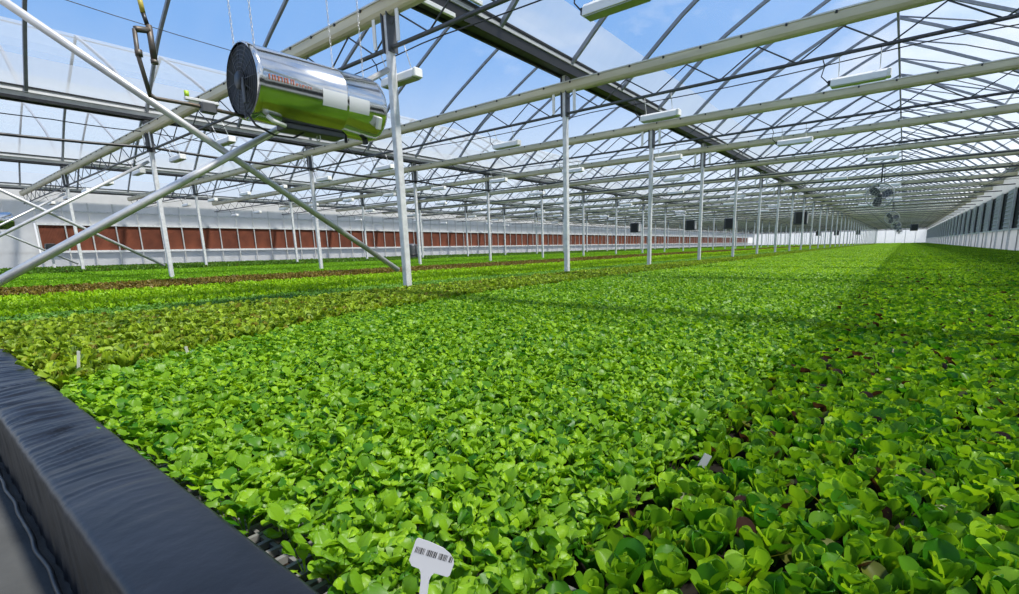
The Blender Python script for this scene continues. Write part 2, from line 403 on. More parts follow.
# ------------------------------------------------------------------ trusses: pale beam, dark lower chord, zigzag web, white hanger bars
ZB, ZC = 3.0+EYE, 2.55+EYE
BX0, BX1 = -34.2, XR-.05
def truss(n):
    y = TY(n)
    lab = ('%s pale olive roof beam from the front, dark lattice chord slung below it' % ORD[n]) if n < 12 else 'thin pale roof beam with lattice chord far down the house'
    t = thing('roof_truss', (0, y, 0), lab, 'roof truss', 'roof trusses across the house')
    return t
beam_me = None
for n in range(NB):
    t = truss(n)
    if beam_me is None:
        # rounded trough section, pale, with a light top edge
        prof = [(-.075, .085), (-.085, .05), (-.085, -.03), (-.062, -.068), (-.03, -.085), (.03, -.085), (.062, -.068), (.085, -.03), (.085, .05), (.075, .085)]
        beam_me = MB().extrude([(a, ZB+b) for a, b in prof], 'X', BX0, BX1, 0, True).mesh('beam', M['beam'])
        edge_me = MB().box(((BX0+BX1)/2, 0, ZB+.095), (BX1-BX0, .18, .02)).mesh('beam_top_rail', M['beam_edge'])
        cm = MB()
        for x in np.arange(BX0+.3, BX1, .62): cm.box((x, -.082, ZB+.072), (.028, .03, .035))
        clip_me = cm.mesh('clip', M['blackmetal'])
        chord_me = MB().tube([(BX0, 0, ZC), (BX1, 0, ZC)], .026, 8).mesh('lower_chord', M['dark'])
        wm = MB(); x = XR-.6; i = 0
        while x > BX0+.6:
            wm.tube([(x, 0, ZB-.10), (x-.55, 0, ZC)], .011, 5); wm.tube([(x-.55, 0, ZC), (x-1.1, 0, ZB-.10)], .011, 5); x -= 1.1
        web_me = wm.mesh('zigzag_web', M['dark'])
        hang_me = MB().box((0, 0, (ZB+ZC)/2-.02), (.06, .012, ZB-ZC-.08)).mesh('hanger_bar', M['white'])
        wire_me = MB().tube([(x, 0, ZC-.05-.06*abs(math.sin(x*.65))) for x in np.linspace(BX0, BX1, 90)], .008, 5).mesh('cable', M['blackmetal'])
    parts = [('beam', beam_me), ('lower_chord', chord_me), ('zigzag_web', web_me)]
    if n < 14: parts += [('beam_top_rail', edge_me)]
    if n < 7: parts += [('clip', clip_me), ('cable', wire_me)]
    for nm, me in parts:
        o = bpy.data.objects.new(nm, me); COL.objects.link(o); o.parent = t
        if nm == 'cable': o.location = (0, .06, 0)
    if n < 8:
        for gx in ROWX+[X0-3*W]:
            for s in (-1, 1):
                if gx-.2 < BX0+.2: continue
                o = bpy.data.objects.new('hanger_bar', hang_me); COL.objects.link(o); o.parent = t; o.location = (gx+s*.24, -.05, 0)
# white bars beside the nearest gutter
for (xx, yy0, yy1, zz, lab) in ((X0+.19, 4.45, 5.22, ZG-.08, 'short white metal bar fixed along the near side of the gutter above the first post'),
                       (X0+.22, 5.10, 5.75, ZG+.25, 'short white metal bar above the gutter, beside the first roof beam')):
    t = thing('white_bar', (xx, yy0, zz), lab, 'bar', 'white bars by the gutter')
    MB().box((0, (yy1-yy0)/2, 0), (.05, yy1-yy0, .06), bev=.006).build('bar_body', M['white'], t)
    MB().box((-.035, .20, .02 if zz < ZG else -.03), (.05, .03, .05)).build('bracket', M['galv'], t)
# ------------------------------------------------------------------ lamps slung under the trusses
def lamp_proto():
    t = thing('grow_lamp', (0, 0, 0), 'lamp', 'lamp')
    prof = [(-.075, -.05), (-.06, .03), (-.035, .06), (.035, .06), (.06, .03), (.075, -.05)]
    MB().extrude(prof, 'X', -.33, .33).build('housing', M['white'], t)
    MB().box((0, 0, -.056), (.63, .125, .012)).build('reflector', M['lens'], t)
    MB().box((.35, 0, .0), (.05, .13, .11), bev=.01).build('end_cap', M['white'], t)
    MB().box((-.35, 0, .01), (.04, .07, .06)).build('plug', M['blackmetal'], t)
    for s in (-1, 1):
        MB().tube([(s*.24, 0, .055), (s*.24, -.10, ZC-(2.22+EYE))], .006, 5).build('hanger_wire', M['galv'], t)
    MB().tube([(-.37, 0, .02), (-.46, 0, .12), (-.42, -.05, .24), (-.44, -.10, ZC-(2.22+EYE)-.02)], .008, 5).build('power_cable', M['blackmetal'], t)
    return t
LX = {0: [-2.36, -5.55, -11.2, -13.9, -16.9, -20.0, -22.8, -25.8, -28.8], 1: [-.73, -3.66, -7.2, -11.6, -14.7, -17.5, -20.3, -23.4, -26.4]}
lp = None
for n in range(9):
    xs = LX.get(n, [(-2.2 if n % 2 == 0 else -.7)-(5.9 if n > 2 else 2.95)*i for i in range(11)])
    for i, x in enumerate(xs):
        y = TY(n)+.125
        if x < -33 or not seen([(x, y, 2.22+EYE)], 2): continue
        lab = 'white lamp box slung under the %s roof beam, %s lamp from its shutter-wall end' % (ORD[n], ORD[i])
        g = 'lamps under the roof beams'
        if lp is None: lp = lamp_proto(); lp.location = (x, y, 2.22+EYE); tag(lp, lab, 'lamp', g)
        else: copy_tree(lp, (x, y, 2.22+EYE), lab, g)
# ------------------------------------------------------------------ cylinder heater with chains and gas line
HX, HY0, HY1, HZ = -5.1, 2.20, 3.58, 1.575+EYE
t = thing('gas_heater', (HX, HY0, HZ), 'polished stainless cylinder heater hung on chains beside the first post', 'heater')
R_ = .335; Lh = HY1-HY0
MB().lathe([(0.0, R_-.015), (.01, R_), (.05, R_+.004), (.06, R_), (Lh*.62, R_), (Lh*.625, R_+.005), (Lh*.64, R_+.005), (Lh*.645, R_), (Lh-.10, R_), (Lh-.04, R_-.012), (Lh, R_-.05), (Lh, R_-.09), (Lh-.12, R_-.10), (Lh-.12, .0)], (0, 0, 0), 'Y', 56).build('shell', M['chrome'], t)
g = MB().lathe([(.02, .0), (.02, R_-.02)], (0, 0, 0), 'Y', 40).build('fan_guard', M['blackmetal'], t)
mb = MB()
for k in range(9):
    rr = .05+k*(R_-.06)/8
    mb.tube([(rr*math.cos(a), -.012+.02*(rr/R_)**2, rr*math.sin(a)) for a in np.linspace(0, 2*PI, 37)], .0035, 5, caps=False)
for k in range(12):
    a = 2*PI*k/12; mb.tube([(.04*math.cos(a), -.016, .04*math.sin(a)), (R_*math.cos(a), .01, R_*math.sin(a))], .0045, 5)
mb.build('guard_wires', M['dark'], g)
MB().lathe([(-.03, 0), (-.03, .075), (.02, .085), (.02, 0)], (0, 0, 0), 'Y', 24).build('fan_motor', M['blackmetal'], g)
mb = MB(); mb.box((.07, -.02, -.10), (.05, .02, .22), bev=.006); mb.build('motor_bracket', M['dark'], g)
def on_shell(y0, y1, a0, a1, off, name, mat, n=10):
    V = []
    for i in range(n+1):
        a = math.radians(a0+(a1-a0)*i/n)
        for y in (y0, y1): V.append((math.cos(a)*(R_+off), y, math.sin(a)*(R_+off)))
    return MB().add(V, [(2*i, 2*i+1, 2*i+3, 2*i+2) for i in range(n)], 0, True).build(name, mat, t)
s1 = on_shell(.60, .86, -24, 2, .0035, 'sticker', M['sticker']); on_shell(.875, 1.12, -24, 1, .0035, 'sticker', M['sticker'])
# red lettering: short uneven strokes, the words are not readable
mb = MB(); yy = .10
for k in range(15):
    wd = random.choice((.012, .016, .020)); a = math.radians(-1); hh = .045 if k < 9 else .022
    zc = R_*math.sin(a)+(.0 if k < 9 else -.012)
    xx = math.sqrt(max(.0, (R_+.003)**2-zc**2)); mb.box((xx, yy, zc), (.004, wd*.55, hh), Matrix.Rotation(-a, 3, 'Y'))
    if k % 2: mb.box((xx, yy+wd*.5, zc+hh*.35), (.004, wd, hh*.22), Matrix.Rotation(-a, 3, 'Y'))
    yy += wd+.012
mb.build('red_lettering', M['red_print'], t)
MB().box((.30, Lh-.14, -.19), (.05, .05, .13), Matrix.Rotation(.4, 3, 'Y'), bev=.008).build('side_latch', M['white'], t)
mb = MB(); mb.box((.02, .62, -R_-.015), (.22, .62, .06), bev=.012)
bt = mb.build('burner_box', M['dark'], t)
MB().tube([(.06+.035*math.cos(a), .66, -R_-.065+.035*math.sin(a)) for a in np.linspace(0, 2*PI, 17)], .006, 6).build('lifting_ring', M['galv'], bt)
MB().tube([(.16, .12, -R_+.03), (.18, .16, -R_-.01), (.16, .28, -R_-.03)], .022, 8).build('elbow_pipe', M['white'], bt)
mb = MB(); mb.box((.05, 1.22, -R_-.02), (.06, .03, .05)); mb.box((.05, .98, -R_-.03), (.03, .02, .07)); mb.build('foot', M['blackmetal'], t)
MB().tube([(.10, -.03, -.30), (.13, .02, -.40), (.12, .18, -.46), (.10, .38, -.45), (.08, .50, -.38)], .010, 6).build('burner_cable', M['rubber'], t)
# each chain is a thing of linked steel up to the roof arch
def chain(x, y, z0, z1, lab):
    mb = MB(); n = int((z1-z0)/.032)
    for i in range(n):
        z = z0+.032*i+.016; a = (i % 2)*PI/2; pts = []
        for b in np.linspace(0, 2*PI, 9):
            u, w = .009*math.cos(b), .021*math.sin(b); pts.append((x+u*math.cos(a), y+u*math.sin(a), z+w))
        mb.tube(pts, .0024, 4, caps=False)
    tag(mb.build('chain', M['galv_bright']), lab, 'chain', 'chains of the cylinder heater')
for dx, dy, lab in ((-.20, .06, 'steel chain at the fan end of the heater, side away from the beds'), (.20, .06, 'steel chain at the fan end of the heater, bed side'),
                    (-.14, 1.02, 'steel chain at the plain end of the heater, side away from the beds'), (.14, 1.20, 'steel chain at the plain end of the heater, bed side')):
    zb = HZ+math.sqrt(R_**2-dx*dx)-.004
    zt = ZC if False else EYE+prof_z(abs(HX+dx-X0))-EYE-.01
    chain(HX+dx, HY0+dy, zb, zt+.0, lab)
# cross bars the chains hang from
for dy in (.06, 1.10):
    pass
# gas line
t = thing('gas_pipe', (-5.0, 1.47, 1.28+EYE), 'rusty gas pipe dropping from a black hose to the fan end of the heater', 'pipe')
gx = -.12
MB().tube([(gx, .02, .0), (gx, -.02, .32), (gx, -.015, .50)], .016, 10).build('riser', M['pipe'], t)
MB().tube([(gx, -.01, .50), (gx, .0, .505), (gx, .085, .52)], .024, 10).build('elbow', M['pipe'], t)
MB().tube([(gx, .085, .30), (gx, .085, .56)], .022, 10).build('tee', M['pipe'], t)
MB().tube([(gx, .075, .56), (gx, .06, .64)], .016, 10).build('union', M['rubber'], t)
MB().tube([(gx, .06, .64), (gx, .05, .76)], .0175, 10).build('yellow_tape', M['yellow'], t)
MB().tube([(gx, .05, .76), (gx, .02, 1.0), (gx, -.02, 1.6), (gx, -.02, 2.25)], .017, 8).build('hose', M['rubber'], t)
MB().tube([(gx, .085, .30), (gx, .085, .27)], .026, 10).build('cap', M['pipe'], t)
MB().tube([(gx, -.012, .30), (gx, -.012, .35)], .026, 8).build('collar', M['pipe'], t)
MB().tube([(gx, .02, .02), (gx, .06, .0), (gx, .30, .005), (gx, .72, -.01)], .016, 10).build('feed', M['pipe'], t)
vb = MB().box((gx, .43, .0), (.07, .12, .09), bev=.01).build('valve_body', M['dark'], t)
MB().bar((gx, .26, .05), (gx, .52, .05), .04, .025, bev=.004).build('valve_lever', M['galv'], vb)
MB().tube([(gx, .28, .06), (gx, .28, .11)], .018, 10).build('valve_knob', M['lime'], vb)
# ------------------------------------------------------------------ cables and hoses seen against the roof
def cable(name, pts, r, mat, lab, cat):
    P = [Vector(p) for p in pts]; out = []
    for a, b in zip(P, P[1:]):
        for i in range(6):
            u = i/6; q = a.lerp(b, u); q.z -= .10*(b-a).length*.25*4*u*(1-u)*.5; out.append(q)
    out.append(P[-1]); tag(MB().tube(out, r, 6).build(name, mat), lab, cat)
cable('hose', [(-15.0, -2.0, 2.52+EYE), (-15.0, 4.24, 2.58+EYE), (-15.0, 8.24, 2.55+EYE), (-15.0, 12.24, 2.55+EYE), (-15.0, 16.24, 2.55+EYE)], .035, M['rubber'], 'thick black hose sagging between beams under the second gutter', 'hose')
cable('wire', [(-12.4, 1.6, 4.55+EYE), (-12.4, 2.24, 4.50+EYE), (-12.4, 8.24, 4.48+EYE)], .008, M['blackmetal'], 'thin dark wire strung across the roof behind the gas pipe', 'wire')
cable('wire', [(-15.35, -1.0, 3.02+EYE), (-15.35, 2.6, 2.98+EYE), (-15.35, 4.24, 3.0+EYE), (-15.35, 8.24, 3.0+EYE)], .012, M['blackmetal'], 'thin dark wire running just below the second gutter', 'wire')
# ------------------------------------------------------------------ hanging circulation fans
def fan_proto():
    t = thing('circulation_fan', (0, 0, 0), 'fan', 'fan'); R = .40
    mb = MB()
    for yy in (-.10, .10):
        mb.tube([(R*math.cos(a), yy, R*math.sin(a)) for a in np.linspace(0, 2*PI, 41)], .018, 6, caps=False)
        for k in range(1, 5):
            rr = R*k/5; mb.tube([(rr*math.cos(a), yy*1.25, rr*math.sin(a)) for a in np.linspace(0, 2*PI, 25)], .005, 4, caps=False)
        for k in range(16):
            a = 2*PI*k/16; mb.tube([(.07*math.cos(a), yy*1.25, .07*math.sin(a)), (R*math.cos(a), yy, R*math.sin(a))], .005, 4)
    for k in range(8):
        a = 2*PI*k/8; mb.tube([(R*math.cos(a), -.1, R*math.sin(a)), (R*math.cos(a), .1, R*math.sin(a))], .006, 4)
    mb.build('guard', M['gutter_grey'], t)
    for k in range(3):
        a = 2*PI*k/3+.3; V = []
        for i in range(5):
            rr = .06+.30*i/4; w = .06+.07*math.sin(PI*(i+.6)/5)
            for s in (-1, 1):
                tw = .5-.25*i/4; V.append((rr*math.cos(a)-s*w*math.sin(a)*math.cos(tw), s*w*math.sin(tw)*.6, rr*math.sin(a)+s*w*math.cos(a)*math.cos(tw)))
        MB().add(V, [(2*i, 2*i+1, 2*i+3, 2*i+2) for i in range(4)], 0, True).build('blade', M['dark'], t)
    MB().lathe([(-.12, 0), (-.12, .07), (.12, .08), (.12, 0)], (0, 0, 0), 'Y', 20).build('motor', M['dark'], t)
    MB().tube([(0, 0, .40), (0, 0, ZC-(1.52+EYE)-.02)], .020, 8).build('hanger_rod', M['blackmetal'], t)
    MB().tube([(.09, 0, .39), (.07, 0, .8), (.05, 0, ZC-(1.52+EYE)-.02)], .010, 6).build('power_cable', M['blackmetal'], t)
    return t
fp = None
for i, n in enumerate((4, 9, 14, 19, 24)):
    lab = ['grey wire-caged fan hanging nearest over the lettuce bed', 'second grey caged fan hanging behind the nearest one', 'third caged fan in the line down the house',
           'fourth caged fan in the line, very small', 'last caged fan in the line before the bright end wall'][i]
    if fp is None: fp = fan_proto(); fp.location = (-.82, TY(n), 1.52+EYE); tag(fp, lab, 'fan', 'hanging circulation fans')
    else: copy_tree(fp, (-.82, TY(n), 1.52+EYE), lab, 'hanging circulation fans')
# dark square air heaters
def unit_proto():
    t = thing('air_heater', (0, 0, 0), 'heater', 'heater')
    MB().box((0, 0, 0), (.86, .62, .92), bev=.03).build('casing', M['dark'], t)
    MB().box((.05, -.315, 0), (.66, .02, .78)).build('intake_grille', M['blackmetal'], t)
    MB().box((.435, 0, .0), (.02, .5, .76)).build('side_panel', M['grey_panel'], t)
    for s in (-1, 1): MB().tube([(s*.36, 0, .45), (s*.36, 0, ZC-(1.78+EYE)-.02)], .012, 6).build('hanger_rod', M['galv'], t)
    return t
up = None
UL = ['dark square air heater hung in front of the far red-brown pads, the first from the left', 'dark square air heater hung just left of the sixth post of the near row',
      'dark square air heater hung behind the fifth post of the near row', 'largest dark square air heater, hung among the posts of the near row',
      'tiny dark air heater far off, left of two like it', 'tiny dark air heater far off, middle of three', 'tiny dark air heater far off, close to the bright end wall', 'small grey air heater box beside the bright end wall']
UL[0] = 'dark square air heater hung farthest towards the red-brown pads'
UL[1] = 'dark square air heater hung just in front of the fourth near-row post as seen here'
UL[2] = 'dark square air heater hung behind the fifth near-row post as seen here'
for i, (x, n) in enumerate(((-21.6, 10), (-16.0, 10), (-12.5, 10), (-6.3, 9), (-14.2, 27), (-11.0, 27), (-7.4, 27), (.9, 20))):
    p = (x, TY(n), 1.78+EYE)
    if up is None: up = unit_proto(); up.location = p; tag(up, UL[i], 'heater', 'dark air heaters')
    else: copy_tree(up, p, UL[i], 'dark air heaters')
# far stainless heater by the front wall
t = thing('gas_heater', (-30.0, 1.75, 1.52+EYE), 'far stainless cylinder heater in the pad-side span by the front corner', 'heater')
MB().lathe([(0, 0), (0, .36), (1.5, .36), (1.55, .30), (1.55, 0)], (0, 0, 0), 'Y', 32).build('shell', M['chrome'], t)
MB().lathe([(-.01, 0), (-.01, .34), (.0, .35)], (0, 0, 0), 'Y', 32).build('fan_guard', M['blackmetal'], t)
for yy in (.2, 1.3): MB().tube([(0, yy, .35), (0, yy, 1.6)], .01, 5).build('hanger_rod', M['galv'], t)
t = thing('wall_box', (-31.2, 4.4, 1.0), 'small dark control box on a stand at the front corner of the pad wall', 'box')
MB().box((0, 0, .12), (.5, .3, .55), bev=.02).build('casing', M['blackmetal'], t); MB().box((0, 0, -.45), (.08, .08, 1.1)).build('stand', M['galv'], t)
MB().box((.0, -.16, .16), (.36, .02, .3)).build('lid', M['dark'], t)
t = thing('barrel', (-25.6, 20.0, .16), 'small dark barrel standing in the far green bed behind the first post', 'barrel')
MB().lathe([(0, 0), (0, .38), (.1, .42), (.9, .42), (1.0, .38), (1.0, 0)], (0, 0, 0), 'Z', 24).build('drum', M['dark'], t)
MB().lathe([(.30, .425), (.32, .44), (.36, .44), (.38, .425)], (0, 0, 0), 'Z', 24).build('hoop', M['blackmetal'], t)
MB().lathe([(1.0, 0), (1.03, .2), (1.0, .36)], (0, 0, 0), 'Z', 24).build('lid', M['grey_panel'], t)
# ------------------------------------------------------------------ pads on the left wall
pp = None
for n in range(34):
    y = TY(n)+.33
    lab = ('%s red-brown cooling pad panel from the front corner' % ORD[n]) if n < 14 else 'red-brown cooling pad panel far down the side wall'
    if pp is None:
        pp = thing('cooling_pad', (XL, y, 0), lab, 'cooling pad', 'cooling pads on the side wall')
        MB().box((0, 2, 1.745), (.15, 3.98, 1.29)).build('pad', M['pad'], pp)
        mb = MB(); mb.box((.05, 2, 1.06), (.22, 4, .10)); mb.box((.05, 2, 2.43), (.22, 4, .10)); mb.box((.06, 2, 3.1), (.10, 4, .07)); mb.build('rail', M['galv'], pp)
        for i in range(4): 
            MB().box((.12, i+.02, 1.85), (.05, .055, 3.4)).build('upright', M['galv_bright'], pp)
    else: copy_tree(pp, (XL, y, 0), lab)
# ------------------------------------------------------------------ shutters on the right wall
sp = None; c_ = 0
for n in range(NB):
    y = TY(n)
    if n < 3: continue
    vis = seen([(XR, y, 1.5), (XR, y+2.5, 1.5)], 20)
    lab = ('%s grey wall shutter seen from the edge of the photo, dark gap beside it' % ORD[c_]) if vis and c_ < 10 else 'thin grey wall shutter far down the side wall'
    if not vis: continue
    c_ += 1
    if sp is None:
        sp = thing('wall_shutter', (XR, y, 0), lab, 'shutter', 'grey shutters on the side wall')
        MB().box((.06, 1.35, 2.2), (.08, 2.1, 1.96), bev=.01).build('panel', M['grey_panel'], sp)
        mb = MB()
        for i in range(9): mb.box((.01, 1.35, 1.38+i*.2), (.04, 2.0, .05), Matrix.Rotation(.5, 3, 'Y'))
        mb.build('louvre', M['grey_panel'], sp)
        MB().box((.0, .12, 1.6), (.09, .09, 3.2)).build('stud', M['galv'], sp)
        MB().box((.02, 2.0, 1.22), (.06, 4.0, .07)).build('sill_rail', M['galv'], sp)
        MB().box((.04, 2.1, .62), (.05, .06, 1.2)).build('lower_stud', M['grey_panel'], sp)
    else: copy_tree(sp, (XR, y, 0), lab)
# roof wind braces on the right slope
for i, y in enumerate((20.24, 24.24, 44.24)):
    a0, a1 = .6, 4.3
    o = MB().tube([(XR-a0, y, prof_z(a0)-.08), (XR-a1, y+4, prof_z(a1)-.08)], .022, 6).build('wind_brace', M['rib'])
    tag(o, '%s slanting wind brace from the front in the roof slope over the shutters' % ORD[i], 'brace', 'roof wind braces')
# end wall uprights
for i in range(1, 20):
    x = XR-2*i; o = MB().box((x, YEND+.2, 2.0), (.10, .08, 4.0)).build('end_wall_stud', M['galv'])
    tag(o, 'thin grey upright on the bright end wall', 'upright', 'uprights of the end wall')
# ------------------------------------------------------------------ black plastic edging in front of the beds
def edging():
    XA, XB, nx = -7.0, 3.0, 1500
    prof = []          # (y, z, kind)
    yo, yi, zt = .128, .312, .265
    for i in range(9): prof.append((yo+.004*math.sin(i/8*PI), .0+(zt-.02)*i/8))
    for i in range(1, 6):
        a = PI-(PI/2)*i/5; prof.append((yo+.02+.02*math.cos(a), zt-.02+.02*math.sin(a)))
    for i in range(1, 13): prof.append((yo+.02+(yi-yo-.03)*i/12, zt+.004*math.sin(PI*i/12)))
    for i in range(1, 4):
        a = PI/2-(PI/2)*i/3; prof.append((yi-.01+.01*math.cos(a), zt-.01+.01*math.sin(a)))
    for i in range(1, 4): prof.append((yi, zt-.01-.09*i/3))
    V = []; n = len(prof)
    for ix in range(nx+1):
        x = XA+(XB-XA)*ix/nx
        for j, (y, z) in enumerate(prof):
            top = max(0, min(1, (j-8)/4)); yy, zz = y, z
            wz = math.exp(-((x+2.25)/.75)**2)+.8*math.exp(-((x+4.3)/1.4)**2)      # puckered stretches
            u = x+.25*(y-.2)
            r = noise.noise(Vector((u*16, y*2.0, 3)))+.6*noise.noise(Vector((u*34, y*3, 9)))
            low = noise.noise(Vector((x*2.2, y*3, 1)))
            fine = noise.noise(Vector((x*9, y*22, z*9)))
            rid = noise.noise(Vector((u*26+1.2*noise.noise(Vector((x*3, y*8, 2))), y*2.2, 3)))
            d = max(0, math.sin(PI*max(0, min(1, (y-yo)/(yi-yo)))))**.6*wz*(.0075*(1-abs(rid)*3.2 if abs(rid) < .31 else 0)+.004*r)+.0016*low+.0008*fine
            zz += d*top
            if top < 1:
                yy -= (1-top)*(.06+.94*min(1, max(0, (zt-z)/.10)))*(.006*noise.noise(Vector((x*12, z*2.5, 5)))+.004*noise.noise(Vector((x*30, z*4, 2)))+.002*low)
            V.append((x, yy, max(zz, .002)))
    F = [(i*n+j, i*n+j+1, (i+1)*n+j+1, (i+1)*n+j) for i in range(nx) for j in range(n-1)]
    return MB().add(V, F, 0, True)
t = thing('bed_edging', (0, 0, 0), 'low kerb wrapped in wrinkled black plastic along the front of the beds', 'edging')
edging().build('plastic_wrap', M['plastic'], t)
pts = []
for i in range(260):
    x = -6+i*.025; pts.append((x, .108+.010*noise.noise(Vector((x*7, 0, 0)))*.6, .012+.008*abs(noise.noise(Vector((x*9, 4, 0))))))
tag(MB().tube(pts, .006, 6).build('drip_hose', M['rubber']), 'thin wavy black hose lying at the foot of the plastic kerb', 'hose')
# ------------------------------------------------------------------ seed trays along the front edge
def tray_proto():
    t = thing('seed_tray', (0, 0, .162), 'tray', 'tray'); w, d, h = .40, .28, .040
    mb = MB()
    for s in (-1, 1): mb.box((s*(w/2-.006), 0, h/2), (.012, d, h)); mb.box((0, s*(d/2-.006), h/2), (w-.024, .012, h))
    for i in range(1, 10): mb.box((-w/2+w*i/10, 0, h/2+.002), (.010, d-.02, h))
    for i in range(1, 7): mb.box((0, -d/2+d*i/7, h/2), (w-.02, .008, h-.006))
    mb.build('cell_grid', M['tray'], t)
    MB().box((0, 0, .014), (w-.026, d-.026, .026)).build('peat_fill', M['peat'], t)
    return t
tp = None
for i in range(9):
    x = -.58-.41*i
    lab = 'grey slotted seed tray at the black kerb, %s from the white plant tag' % ORD[i]
    if tp is None: tp = tray_proto(); tp.location = (x, .468, .162); tag(tp, lab, 'tray', 'grey seed trays along the kerb')
    else: copy_tree(tp, (x, .468, .162), lab)
# ------------------------------------------------------------------ plant tags
t = thing('plant_tag', (-.478, .366, .184), 'white plant tag with a printed dark code, standing at the front of the mustard', 'plant tag')
hd = thing  # face towards the camera, leaning back a little and rolled
R3 = Matrix.Rotation(math.radians(50), 3, 'Z') @ Matrix.Rotation(math.radians(-16), 3, 'X') @ Matrix.Rotation(math.radians(10), 3, 'Y')
outline = [(-.029, .016), (-.027, .019), (-.010, .0185), (.010, .016), (.022, .011), (.029, .005), (.031, .0), (.031, -.015), (.029, -.018), (.010, -.018), (.0075, -.022), (.0055, -.030), (.005, -.17),
           (-.005, -.17), (-.0055, -.030), (-.0075, -.022), (-.011, -.018), (-.022, -.017), (-.028, -.011)]
n = len(outline); c0 = Vector((0, 0, .188))
outline = [(a*math.cos(.26)+(b+.02)*math.sin(.26), -a*math.sin(.26)+(b+.02)*math.cos(.26)-.02) if b > -.0225 else (a-.001, b) for a, b in outline]
V = [c0+R3 @ Vector((a, -.0008, b)) for a, b in outline]+[c0+R3 @ Vector((a, .0008, b)) for a, b in outline]
MB().add(V, [tuple(range(n)), tuple(reversed(range(n, 2*n)))]+[(i, n+i, n+(i+1) % n, (i+1) % n) for i in range(n)]).build('tag_plate', M['tag'], t)
mb = MB(); a = -.0245
for k in range(30):
    wd = random.choice((.0006, .0010, .0014)); hh = .0078
    if k % 9 != 8: q = Vector((a*math.cos(.26)+.0245*math.sin(.26), -.0011, -a*math.sin(.26)+.0245*math.cos(.26)-.02)); mb.box(c0+R3 @ q, (wd, .0004, hh), R3 @ Matrix.Rotation(.26, 3, 'Y'))
    a += wd+.0008
mb.build('printed_code', M['ink'], t)
def stake(x, y, h, lean, mat, lab, w=.016):
    t = thing('plant_stake', (x, y, .16), lab, 'plant stake', 'small plant stakes')
    R = Matrix.Rotation(math.radians(45), 3, 'Z') @ Matrix.Rotation(lean, 3, 'Y')
    mb = MB(); pr = [(-w/2, h), (w/2, h), (w/2, .02), (.001, -.0), (-.001, 0), (-w/2, .02)]
    V = [R @ Vector((p, -.001, q)) for p, q in pr]+[R @ Vector((p, .001, q)) for p, q in pr]
    mb.add(V, [tuple(range(6)), tuple(reversed(range(6, 12)))]+[(i, 6+i, 6+(i+1) % 6, (i+1) % 6) for i in range(6)])
    mb.build('blade', mat, t)
stake(-2.92, .40, .215, .18, M['cream'], 'cream plant stake at the front corner where frilly lettuce meets mustard', .012)
stake(-3.06, .88, .135, -.12, M['cream'], 'short cream plant stake between frilly lettuce and mustard, set further in', .014)
stake(-.385, 1.10, .115, .5, M['tag'], 'small pale tag between the mustard and the spoon-leaved lettuce', .022)
# ------------------------------------------------------------------ leaves and seedlings
class LB:                                    # collects leaves as numpy rows
    def __init__(s): s.v = []; s.f = []; s.t = []; s.n = 0
    def grid(s, P, nu, nv, tone):
        s.v.append(P); b = s.n
        for i in range(nu-1):
            for j in range(nv-1): s.f.append((b+i*nv+j, b+i*nv+j+1, b+(i+1)*nv+j+1, b+(i+1)*nv+j))
        s.t += [tone]*len(P); s.n += len(P)
    def mesh(s, name, mat):
        me = bpy.data.meshes.new(name); me.from_pydata(np.concatenate(s.v).tolist(), [], s.f); me.materials.append(mat)
        at = me.attributes.new('tone', 'FLOAT', 'POINT'); at.data.foreach_set('value', np.array(s.t, 'f'))
        me.polygons.foreach_set('use_smooth', [True]*len(s.f)); me.update(); return me
def se(u, m):                                 # rounded blade outline, widest at m
    return (1-min(1, (u-m)/(1-m))**2.3)**(1/2.1) if u > m else .18+.82*math.sin(PI/2*(u/m))**1.3
def leaf(lb, base, az, stem, tilt0, ln, wd, curl, cup, ruff=0, rfreq=3, nu=5, nv=5, tone=.5, shape='round', stem_w=.0018, roll=0):
    """stem leaves base at tilt0 from vertical, blade follows bending by curl (radians over its length)"""
    ca, sa = math.cos(az), math.sin(az)
    r, z, an = 0.0, 0.0, tilt0
    line = [(0, 0, an)]
    k = 2 if stem > 0 else 0
    for i in range(k):
        r += stem/k*math.sin(an); z += stem/k*math.cos(an); line.append((r, z, an))
    us = np.linspace(0, 1, nu) if nu < 5 or shape == 'fan' else np.sin(np.linspace(0, PI/2, nu))
    start = len(line)-1; pr, pz = r, z
    rows = []; ph0 = random.random()*6
    for i, u in enumerate(us):
        if i: du = u-us[i-1]; an += curl*du; pr += ln*du*math.sin(an); pz += ln*du*math.cos(an)
        if shape == 'round': w = wd*max(.22*(1-u), se(u, .55)*(1+.13*math.sin(u*PI*4.0+ph0)))
        elif shape == 'spoon': w = wd*max(.30*(1-u), se(u, .62))
        else: w = wd*max(.30*(1-u), (.25+.75*u**.8)*(1-max(0, (u-.8)/.2)**2*.55))
        w = max(w, wd*.06)
        rows.append((u, pr, pz, an, w))
    P = []
    if stem > 0:
        for (a, b, c) in line[:-1]:
            for v in np.linspace(-1, 1, nv): P.append((a, v*stem_w, b))
    ph = random.random()*6
    for (u, a, b, c, w) in rows:
        for v in np.linspace(-1, 1, nv):
            up = cup*abs(v)**1.7*w + (ruff*math.sin(rfreq*PI*v*1.0+ph+u*4)*(abs(v)*.6+.4*u)*u if ruff else 0) + roll*v*w
            nx_, nz_ = -math.cos(c), math.sin(c)      # blade normal in r-z plane, pointing up/in
            P.append((a+nx_*up, v*w, b+nz_*up))
    P = np.array(P); X = P[:, 0]*ca-P[:, 1]*sa+base[0]; Y = P[:, 0]*sa+P[:, 1]*ca+base[1]; Z = P[:, 2]+base[2]
    lb.grid(np.stack([X, Y, Z], 1), len(P)//nv, nv, tone)
U = random.uniform
